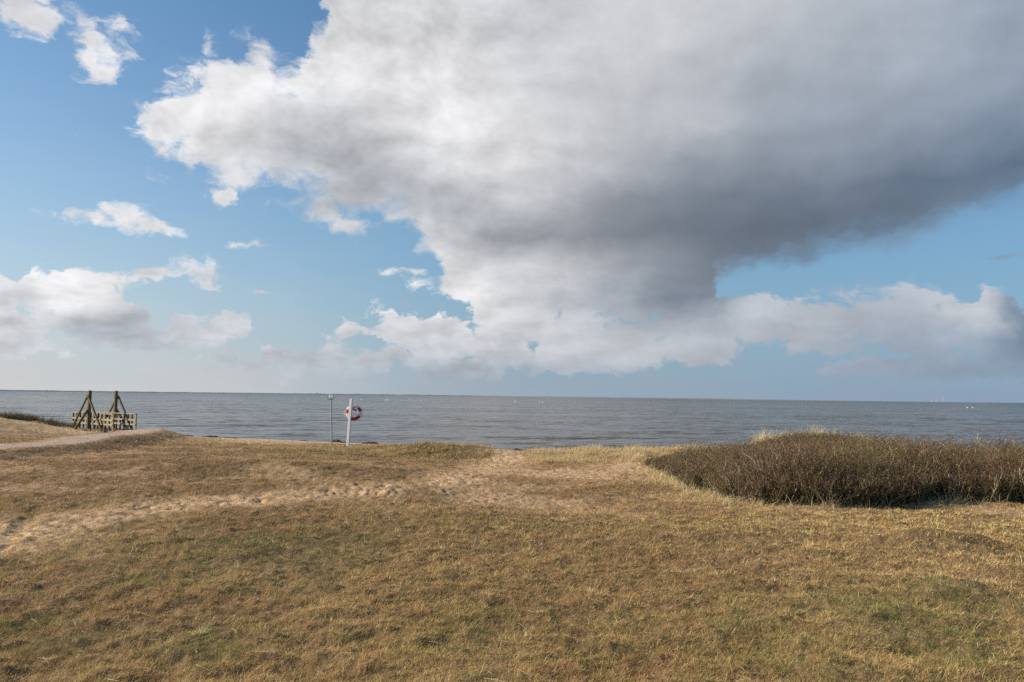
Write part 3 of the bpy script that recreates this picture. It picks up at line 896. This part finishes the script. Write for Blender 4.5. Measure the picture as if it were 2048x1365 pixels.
# ------------------------------------------------------------------ building helpers
def bm_box(bm, c, size, rot=None):
    import bmesh
    r = bmesh.ops.create_cube(bm, size=1.0)
    M = Matrix.Translation(c) @ (rot.to_4x4() if rot else Matrix.Identity(4)) @ Matrix.Diagonal((*size, 1))
    bmesh.ops.transform(bm, matrix=M, verts=r['verts'])
    return r['verts']
def bm_bar(bm, a, b, w, h, upv=Vector((0, 0, 1))):
    a, b = Vector(a), Vector(b)
    d = (b - a); L = d.length; d.normalize()
    u = upv.cross(d)
    if u.length < 1e-3: u = Vector((1, 0, 0))
    u.normalize(); v = d.cross(u)
    rot = Matrix((d, u, v)).transposed()
    return bm_box(bm, (a + b) / 2, (L, w, h), rot)
def bm_obj(name, build, mat, parent=None, bevel=0.0, smooth=False):
    import bmesh
    bm = bmesh.new()
    build(bm)
    if bevel:
        bmesh.ops.bevel(bm, geom=[e for e in bm.edges], offset=bevel, segments=1, affect='EDGES', profile=0.5)
    bmesh.ops.recalc_face_normals(bm, faces=bm.faces)
    me = bpy.data.meshes.new(name); bm.to_mesh(me); bm.free()
    for p in me.polygons: p.use_smooth = smooth
    me.materials.append(mat)
    return link(bpy.data.objects.new(name, me), parent)
def bm_loft(bm, pts, rad, n=12, squash=None, cap=True):
    """tube through pts with the radii rad"""
    rings = []
    P_ = [Vector(p) for p in pts]
    for i, p in enumerate(P_):
        d = (P_[min(i + 1, len(P_) - 1)] - P_[max(i - 1, 0)]).normalized()
        u = d.cross(Vector((0, 1, 0)) if abs(d.y) < .9 else Vector((1, 0, 0))).normalized()
        v = d.cross(u)
        s_ = squash[i] if squash else 1.0
        rings.append([bm.verts.new(p + u * math.cos(2 * math.pi * k / n) * rad[i] + v * math.sin(2 * math.pi * k / n) * rad[i] * s_) for k in range(n)])
    for a, b in zip(rings[:-1], rings[1:]):
        for k in range(n): bm.faces.new((a[k], a[(k + 1) % n], b[(k + 1) % n], b[k]))
    if cap:
        bm.faces.new(rings[0][::-1]); bm.faces.new(rings[-1])

def wood(name, a, b, moss=0.0):
    m, g_, bs = material(name, 0.85, 0.15)
    co = g_.n('ShaderNodeTexCoord').outputs['Object']
    n1_ = g_.noise(co, 2.2, 4, .6); n2_ = g_.noise(g_.vm('MULTIPLY', co, (3, 30, 12)), 1.0, 4, .6)
    c = g_.mix(g_.rng(n2_, .35, .65), a, b)
    c = g_.mix(g_.m('MULTIPLY', g_.rng(n1_, .42, .62), moss), c, (0.14, 0.135, 0.05))
    g_.put(bs.inputs['Base Color'], c)
    bump(g_, bs, n2_, .5, .008)
    return m
def plain(name, col, rough=0.5, spec=0.4, metal=0.0, var=0.12):
    m, g_, bs = material(name, rough, spec)
    co = g_.n('ShaderNodeTexCoord').outputs['Object']
    n_ = g_.noise(co, 6.0, 5, .65)
    g_.put(bs.inputs['Base Color'], g_.mix(g_.rng(n_, .3, .7), tuple(c * (1 - var) for c in col), tuple(min(1, c * (1 + var)) for c in col)))
    bs.inputs['Metallic'].default_value = metal
    return m

# ------------------------------------------------------------------ footbridge
def footbridge():
    zd = 1.17
    root = empty('footbridge', (BR_X + .25, BR_Y, zd), -R(41))
    tag(root, 'mossy wooden footbridge with two tall braced posts and slatted rails', 'footbridge')
    timber = wood('mossy_timber', (0.10, 0.070, 0.040), (0.17, 0.125, 0.065), .6)
    rails = wood('weathered_sunlit_rail', (0.46, 0.375, 0.22), (0.31, 0.245, 0.14), .3)  # weathered wood, with the yellow of sunlight put into its colour
    dark = wood('shaded_post_timber', (0.06, 0.045, 0.03), (0.11, 0.08, 0.05), .3)  # rail posts: the dark of their shaded faces is put into the colour
    planks = wood('deck_boards', (0.36, 0.28, 0.18), (0.26, 0.20, 0.12), .3)
    def deck(bm):
        x = -2.85
        while x < 2.85:
            bm_box(bm, (x, 0, -0.03 + random.uniform(-.003, .003)), (0.135, 1.36, 0.045)); x += 0.15
    bm_obj('deck', deck, planks, root)
    for s in (-1, 1):
        bm_obj('side_beam', lambda bm: bm_box(bm, (-0.45, s * .77, -0.06), (5.3, 0.17, 0.20)), timber, root, .01)
        post_x = -0.25
        o = bm_obj('tall_post', lambda bm: bm_box(bm, (post_x, s * .76, 1.06), (0.17, 0.16, 2.50)), timber, root, .012)
        for e in (-1, 1):
            bm_obj('brace', lambda bm: bm_bar(bm, (post_x + e * 0.04, s * .87, 1.98), (post_x + e * 2.15, s * .87, 0.02), .09, .125), timber, root, .008)
        bm_obj('outrigger', lambda bm: bm_box(bm, (post_x, s * 1.22, -0.10), (0.17, 1.0, 0.16)), timber, root, .01)
        bm_obj('knee_brace', lambda bm: bm_bar(bm, (post_x, s * .82, 1.18), (post_x, s * 1.52, -0.03), .10, .12), timber, root, .008)
        rl = bm_obj('railing', lambda bm: bm_box(bm, (0.0, s * .64, 0.965), (5.9, 0.13, 0.05)), rails, root, .006)
        for z in (0.62, 0.36):
            bm_obj('rail', lambda bm: bm_box(bm, (0.0, s * .64 - .055, z), (5.9, 0.035, 0.095)), rails, rl)
        for k in range(12):
            x = -2.88 + k * 5.76 / 11
            last = (k == 11)
            bm_obj('post', lambda bm: bm_box(bm, (x, s * .64, 0.45), (0.09, 0.07, 0.98)), rails if last else dark, rl)
footbridge()

# ------------------------------------------------------------------ rescue number sign
def text_mesh(name, body, size, mat, parent, loc, rot=(R(90), 0, 0), sx=1.0):
    cu = bpy.data.curves.new(name, 'FONT'); cu.body = body; cu.size = size; cu.align_x = 'CENTER'; cu.align_y = 'CENTER'
    cu.extrude = 0.0008; cu.offset = size * 0.018
    tmp = bpy.data.objects.new(name, cu); sc.collection.objects.link(tmp)
    dg = bpy.context.evaluated_depsgraph_get()
    me = bpy.data.meshes.new_from_object(tmp.evaluated_get(dg))
    bpy.data.objects.remove(tmp, do_unlink=True)
    me.materials.clear(); me.materials.append(mat)
    o = link(bpy.data.objects.new(name, me), parent)
    o.location = loc; o.rotation_euler = rot; o.scale = (sx, 1, 1)
    return o
galv = plain('galvanised_steel', (0.38, 0.38, 0.37), 0.45, 0.5, 0.6)
green = plain('green_enamel', (0.018, 0.13, 0.085), 0.4)
white = plain('white_paint', (0.74, 0.73, 0.71), 0.55, var=.05)
black = plain('black_lettering', (0.02, 0.02, 0.02), 0.5)
red = plain('red_canvas', (0.42, 0.035, 0.03), 0.6)
buoyw = plain('lifebuoy_white', (0.72, 0.66, 0.60), 0.6, var=.08)

def sign():
    y = 37.0; x = at(668.5, y); z = float(land(x, y))
    root = empty('rescue_sign', (x, y, z))
    root.rotation_euler = (0, -R(2.7), -R(22))
    tag(root, 'green and white rescue number sign on a thin grey pole', 'sign')
    h = 2.36
    bm_obj('pole', lambda bm: bm_loft(bm, [(0, 0, -.25), (0, 0, h - .02)], [.038, .038], 14), galv, root, smooth=False)
    p = bm_obj('plate', lambda bm: bm_box(bm, (0, -.050, h - .115), (.315, .012, .24)), green, root, .002)
    bm_obj('number_panel', lambda bm: bm_box(bm, (.006, -.0575, h - .078), (.262, .004, .120)), white, p)
    text_mesh('lettering', 'C 077', .105, black, p, (.006, -.0605, h - .079), sx=1.02)
    text_mesh('small_lettering', 'Ring', .062, white, p, (-.068, -.0575, h - .178), sx=1.05)
    text_mesh('phone_number', '112', .062, white, p, (.085, -.0575, h - .178), sx=1.05)
    for zz in (h - .06, h - .17):
        bm_obj('clamp', lambda bm: bm_box(bm, (0, -.02, zz), (.085, .05, .02)), galv, root)
sign()

def lifebuoy():
    y = 36.6; x = at(700.5, y); z = float(land(x, y))
    root = empty('lifebuoy_post', (x, y, z))
    root.rotation_euler = (0, R(2.9), 0)
    tag(root, 'white square wooden post that the lifebuoy hangs on', 'post')
    bm_obj('post', lambda bm: bm_box(bm, (0, 0, .93), (.122, .122, 2.44)), white, root, .008).rotation_euler = (0, 0, R(-17))
    bm_obj('bracket', lambda bm: bm_bar(bm, (-.02, .07, 1.74), (.24, .16, 1.62), .05, .07), plain('bracket_grey', (.10, .10, .10)), root)
    # the ring hangs on the sea side of the post
    up_ = root.rotation_euler.to_matrix()
    c = Vector((x, y, z)) + up_ @ Vector((.12, .17, 1.52))
    b = empty('lifebuoy', c)
    b.rotation_euler = (R(-24), R(6), R(8))
    tag(b, 'red and white ring lifebuoy with a grab rope', 'lifebuoy')
    def seg(bm, a0, a1, r_, n):
        rings = []
        for i in range(n + 1):
            a = a0 + (a1 - a0) * i / n
            cc = Vector((math.cos(a), 0, math.sin(a)))
            rings.append([bm.verts.new(cc * (.305 + r_ * math.cos(t)) + Vector((0, r_ * math.sin(t) * 1.0, 0))) for t in [2 * math.pi * k / 14 for k in range(14)]])
        full = abs(a1 - a0 - 2 * math.pi) < 1e-6
        for A_, B_ in zip(rings[:-1], rings[1:]):
            for k in range(14): bm.faces.new((A_[k], A_[(k + 1) % 14], B_[(k + 1) % 14], B_[k]))
        if full: 
            import bmesh; bmesh.ops.remove_doubles(bm, verts=bm.verts, dist=1e-5)
        else:
            bm.faces.new(rings[0][::-1]); bm.faces.new(rings[-1])
    bm_obj('ring', lambda bm: seg(bm, 0, 2 * math.pi, .072, 60), buoyw, b, smooth=True)
    for a0, a1 in ((16, 54), (160, 196), (240, 332)):
        bm_obj('red_band', lambda bm: seg(bm, R(a0), R(a1), .076, 14), red, b, smooth=True)
    def rope(bm):
        pts = []
        for i in range(97):
            a = 2 * math.pi * i / 96
            rr = .385 + .045 * abs(math.sin(2 * a + .6))
            pts.append((rr * math.cos(a), -.01, rr * math.sin(a)))
        bm_loft(bm, pts, [.0085] * len(pts), 6, cap=False)
    bm_obj('grab_rope', rope, plain('rope', (.62, .58, .50), .9), b, smooth=True)
    def tail(bm):
        pts = [(-.20, .02, -.10), (-.08, -.03, .04), (.06, -.02, -.04), (.17, .0, -.02), (.24, .0, -.09)]
        bm_loft(bm, pts, [.014] * 5, 6)
    bm_obj('throw_line', tail, plain('line_white', (.75, .73, .7), .9), b, smooth=True)
lifebuoy()

# ------------------------------------------------------------------ swans on the water
def make_swan():
    root = empty('swan', (0, 0, 0))
    w = plain('swan_white', (0.80, 0.80, 0.79), 0.8, 0.2, var=.03)
    path = [(-.62, 0, .26), (-.52, 0, .22), (-.36, 0, .15), (-.12, 0, .12), (.12, 0, .12), (.28, 0, .17), (.36, 0, .28), (.385, 0, .42), (.37, 0, .56), (.38, 0, .68), (.43, 0, .745), (.50, 0, .74), (.56, 0, .71)]
    rad = [.02, .07, .15, .20, .20, .145, .075, .05, .043, .042, .055, .05, .026]
    bm_obj('body', lambda bm: bm_loft(bm, path, rad, 14, [1.2, 1.3, 1.25, 1.2, 1.15, 1.1, 1, 1, 1, 1, .9, .85, .8]), w, root, smooth=True)
    bm_obj('bill', lambda bm: bm_loft(bm, [(.55, 0, .712), (.60, 0, .695), (.66, 0, .68)], [.024, .02, .010], 8, [1, 1.1, 1.6]), plain('bill_orange', (.55, .20, .04)), root, smooth=True)
    return root
def dup(root, loc, rz):
    r = root.copy(); sc.collection.objects.link(r); r.location = loc; r.rotation_euler = (0, 0, rz)
    for ch in root.children:
        c = ch.copy(); sc.collection.objects.link(c); c.parent = r
    return r
swan0 = make_swan()
SW = [(1945.5, 816.3), (1935, 816.0), (723, 800.5), (771.5, 801.2), (774.5, 801.0), (777.8, 801.3), (804, 801.5), (820, 801), (838, 801.3), (842, 801.2), (852, 801.4), (1031, 804), (1080, 805), (1086, 805.4), (1122, 805), (1307, 803.8), (1331, 804)]
SWL = ['right hand bird of the white pair floating at far right', 'left hand bird of the white pair floating at far right',
       'tiny white bird nearest the lifebuoy, just right of it', 'leftmost bird of the tight row of three right of the lifebuoy', 'middle bird of the tight row of three right of the lifebuoy',
       'rightmost bird of the tight row of three right of the lifebuoy', 'lone white bird just right of the tight row of three', 'lone white bird left of the small pair near mid sea',
       'left bird of the close pair between two single birds', 'right bird of the close pair between two single birds', 'single white bird just right of the close pair',
       'white speck of a bird nearest the middle of the horizon', 'left bird of the loose pair right of mid picture', 'right bird of the loose pair right of mid picture',
       'single bird right of the loose pair, above the sandy gap', 'left one of two far apart birds above the tip of the thicket', 'right one of two far apart birds above the tip of the thicket']
for i, (px, py) in enumerate(SW):
    off = py - (794 + (px - 1024) * 0.01172)
    d_ = ray(px, py); t = EYE / -d_.z
    loc = (d_.x * t, d_.y * t, 0.0)
    rz = [2.9, 2.7][i] if i < 2 else random.choice((0.2, 3.0, 2.6, -0.3))
    o = swan0 if i == 0 else dup(swan0, loc, rz)
    o.location = loc; o.rotation_euler = (0, 0, rz); o.scale = (1.12,) * 3
    o['category'] = 'bird'; o['group'] = 'white birds resting far out on the sea'
    o['label'] = SWL[i]

# ------------------------------------------------------------------ far shore, turbines and a far tower
def far_shore():
    D = 9000.0
    a = np.linspace(-0.66, 0.62, 900)
    px = np.array([W / 2 + F * math.tan(t) for t in a])
    hgt = np.interp(px, [-300, 0, 200, 500, 700, 900, 1000, 1100, 1300, 1420, 1520, 1700, 2400], [13, 14, 12, 13, 15, 15, 9, 10, 12, 11, 7, 4, 2])
    hgt = hgt * (1 + .30 * fbm(a * 60, a * 0, 4, 201)) + 2.2 * np.abs(perlin(a * 700, a * 0 + .5, 202))
    rows = [(D, 0.0), (D + 30, 0.75), (D + 120, 1.0), (D + 900, 0.9), (D + 1500, -.1)]
    V = np.concatenate([np.stack([np.sin(a) * r, np.cos(a) * r, hgt * k - 0.4], 1) for r, k in rows])
    n = len(a)
    i = np.arange(len(rows) - 1)[:, None] * n + np.arange(n - 1)[None]
    Fc = np.stack([i, i + 1, i + 1 + n, i + n], -1).reshape(-1, 4)
    m, g_, b = material('far_land', 0.95, 0.05)
    geo = g_.n('ShaderNodeNewGeometry').outputs['Position']
    nz = g_.noise(g_.vm('MULTIPLY', geo, (.01, .01, .05)), 1.0, 4, .6)
    g_.put(b.inputs['Base Color'], g_.mix(nz, (.17, .205, .23), (.24, .27, .285)))  # blue-grey of distance haze is painted into the land colour
    o = mesh_np('far_shore', V, Fc[:, ::-1], m, smooth=False)
    tag(o, kind='structure')
far_shore()

def turbine(px, top_y, D, label, ph):
    x = at(px, D); hor = 794 + (px - 1024) * 0.01172
    hub = (hor - top_y) / F * D
    root = empty('wind_turbine', (x, D, -1))
    tag(root, label, 'wind turbine', 'pale wind turbines on the horizon')
    wt_ = plain('turbine_white', (.52, .55, .58), .6)
    bm_obj('tower', lambda bm: bm_loft(bm, [(0, 0, 0), (0, 0, hub)], [4.2, 2.4], 12), wt_, root)
    bm_obj('nacelle', lambda bm: bm_box(bm, (0, 0, hub + 2), (5, 12, 5)), wt_, root, .8)
    for k in range(3):
        a_ = ph + k * 2 * math.pi / 3
        bm_obj('blade', lambda bm: bm_bar(bm, (0, -7, hub + 2), (math.sin(a_) * hub * .62, -7, hub + 2 + math.cos(a_) * hub * .62), 3.2, 1.2), wt_, root)
turbine(1885.5, 797.5, 17000, 'tallest of the three faint wind turbines on the right horizon', 0.2)
turbine(1872, 800.3, 17600, 'middle of the three faint wind turbines on the right horizon', 0.9)
turbine(1863, 800.0, 18200, 'leftmost of the three faint wind turbines on the right horizon', 1.6)
def far_tower():
    D = 8950.0; x = at(636, D)
    root = empty('far_tower', (x, D, 0))
    tag(root, 'tiny tower standing up on the far shore left of the sign', 'tower')
    m_ = plain('tower_stone', (.30, .31, .32))
    bm_obj('shaft', lambda bm: bm_loft(bm, [(0, 0, -2), (0, 0, 24)], [6, 4.5], 12), m_, root)
    bm_obj('roof', lambda bm: bm_loft(bm, [(0, 0, 24), (0, 0, 30)], [5.5, .5], 12), m_, root)
far_tower()

# ------------------------------------------------------------------ heaps of seaweed along the tide line
def heap(px, py, length, hgt, label, ang=0.0):
    # walk out along the column to the tide line
    cy = 25.0
    while inland(np.array(at(px, cy)), np.array(cy)) > py: cy += .05
    cx = at(px, cy); p = (cx, cy, float(land(cx, cy)))
    nu, nv = 46, 20
    u = np.linspace(-1, 1, nu); v = np.linspace(-1, 1, nv)
    U, V_ = np.meshgrid(u, v)
    prof = np.clip(1 - U ** 2 - V_ ** 2, 0, 1) ** .6
    X = U * length / 2; Y = V_ * max(.30, length * .22)
    c_, s_ = math.cos(ang), math.sin(ang)
    Xw, Yw = cx + X * c_ - Y * s_, cy + X * s_ + Y * c_
    Z = hgt * prof * (1 + .9 * fbm(Xw * 2.2, Yw * 2.2, 3, 211)) + .03 * fbm(Xw * 9, Yw * 9, 2, 212) * (prof > 0)
    Zw = land(Xw, Yw) - .03 + np.maximum(Z, 0)
    i = np.arange(nv - 1)[:, None] * nu + np.arange(nu - 1)[None]
    Fc = np.stack([i, i + 1, i + 1 + nu, i + nu], -1).reshape(-1, 4)
    o = mesh_np('seaweed_heap', np.stack([Xw.ravel() - cx, Yw.ravel() - cy, Zw.ravel() - p[2]], 1), Fc, WEED, smooth=False)
    o.location = p
    tag(o, label, 'seaweed', 'dark heaps of seaweed washed up along the shore')
WEED, gW, bW = material('seaweed', .8, .25)
_co = gW.n('ShaderNodeNewGeometry').outputs['Position']
gW.put(bW.inputs['Base Color'], gW.mix(gW.noise(_co, 9, 4, .6), (.022, .017, .012), (.07, .05, .032)))
bump(gW, bW, gW.noise(_co, 25, 4, .7), 1.0, .04)
heap(680, 1.2, 1.5, .16, 'dark seaweed heap seen right behind the foot of the sign pole', -.35)
heap(748, 1.2, 1.7, .16, 'dark seaweed heap just right of the lifebuoy post', -.35)
heap(615, 1.0, 1.6, .06, 'flat dark seaweed streak left of the sign pole', -.4)
heap(383, 1.5, 1.0, .14, 'small dark seaweed lump where the path meets the beach', -.3)
heap(428, 4.0, 2.0, .13, 'long dark seaweed heap on the beach right of the bridge path', -.45)
heap(468, 3.0, 2.0, .10, 'low dark seaweed heap in the hollow of the left beach', -.45)
heap(940, 1.2, 1.3, .09, 'thin seaweed heap just beyond the right end of the grassy ridge', -.4)
heap(985, 1.0, 1.2, .09, 'short seaweed heap in the gap between the two grassy ridges', -.4)
heap(1045, 1.1, 1.7, .11, 'seaweed heap at the right side of the sandy gap', -.4)

def twig(px, py, L, label):
    x, y, _z = hit(px, py)
    z = float(surf(np.array([x]), np.array([y]))[0]) + .035
    root = bm_obj('twig', lambda bm: (bm_loft(bm, [(-L / 2, 0, .0), (-L / 6, .02, .02), (L / 6, -.015, .015), (L / 2, .01, -.01)], [.006, .009, .008, .004], 6),
                                      bm_loft(bm, [(-L / 8, .02, .02), (-L / 3, .0, .055)], [.005, .002], 5)), plain('twig_bark', (.05, .035, .025), .9), smooth=True)
    root.location = (x, y, z); root.rotation_euler = (0, 0, -.5)
    tag(root, label, 'twig')
twig(1806, 1056, .16, 'small dark twig lying on the golden grass above the hummock')
def stone(px, py, r_, label):
    x, y, z = hit(px, py)
    import bmesh
    def b(bm):
        bmesh.ops.create_icosphere(bm, subdivisions=3, radius=r_)
        for v in bm.verts:
            v.co *= 1 + .25 * float(fbm(np.array([v.co.x * 6 + 3]), np.array([v.co.y * 6 + v.co.z * 5]), 2, 221)[0])
            v.co.z *= .6
    o = bm_obj('stone', b, plain('pale_stone', (.55, .5, .42), .9), smooth=True)
    o.location = (x, y, z + r_ * .3)
    tag(o, label, 'stone')
stone(195, 865.5, .09, 'pale stone lying under the near edge of the footbridge')
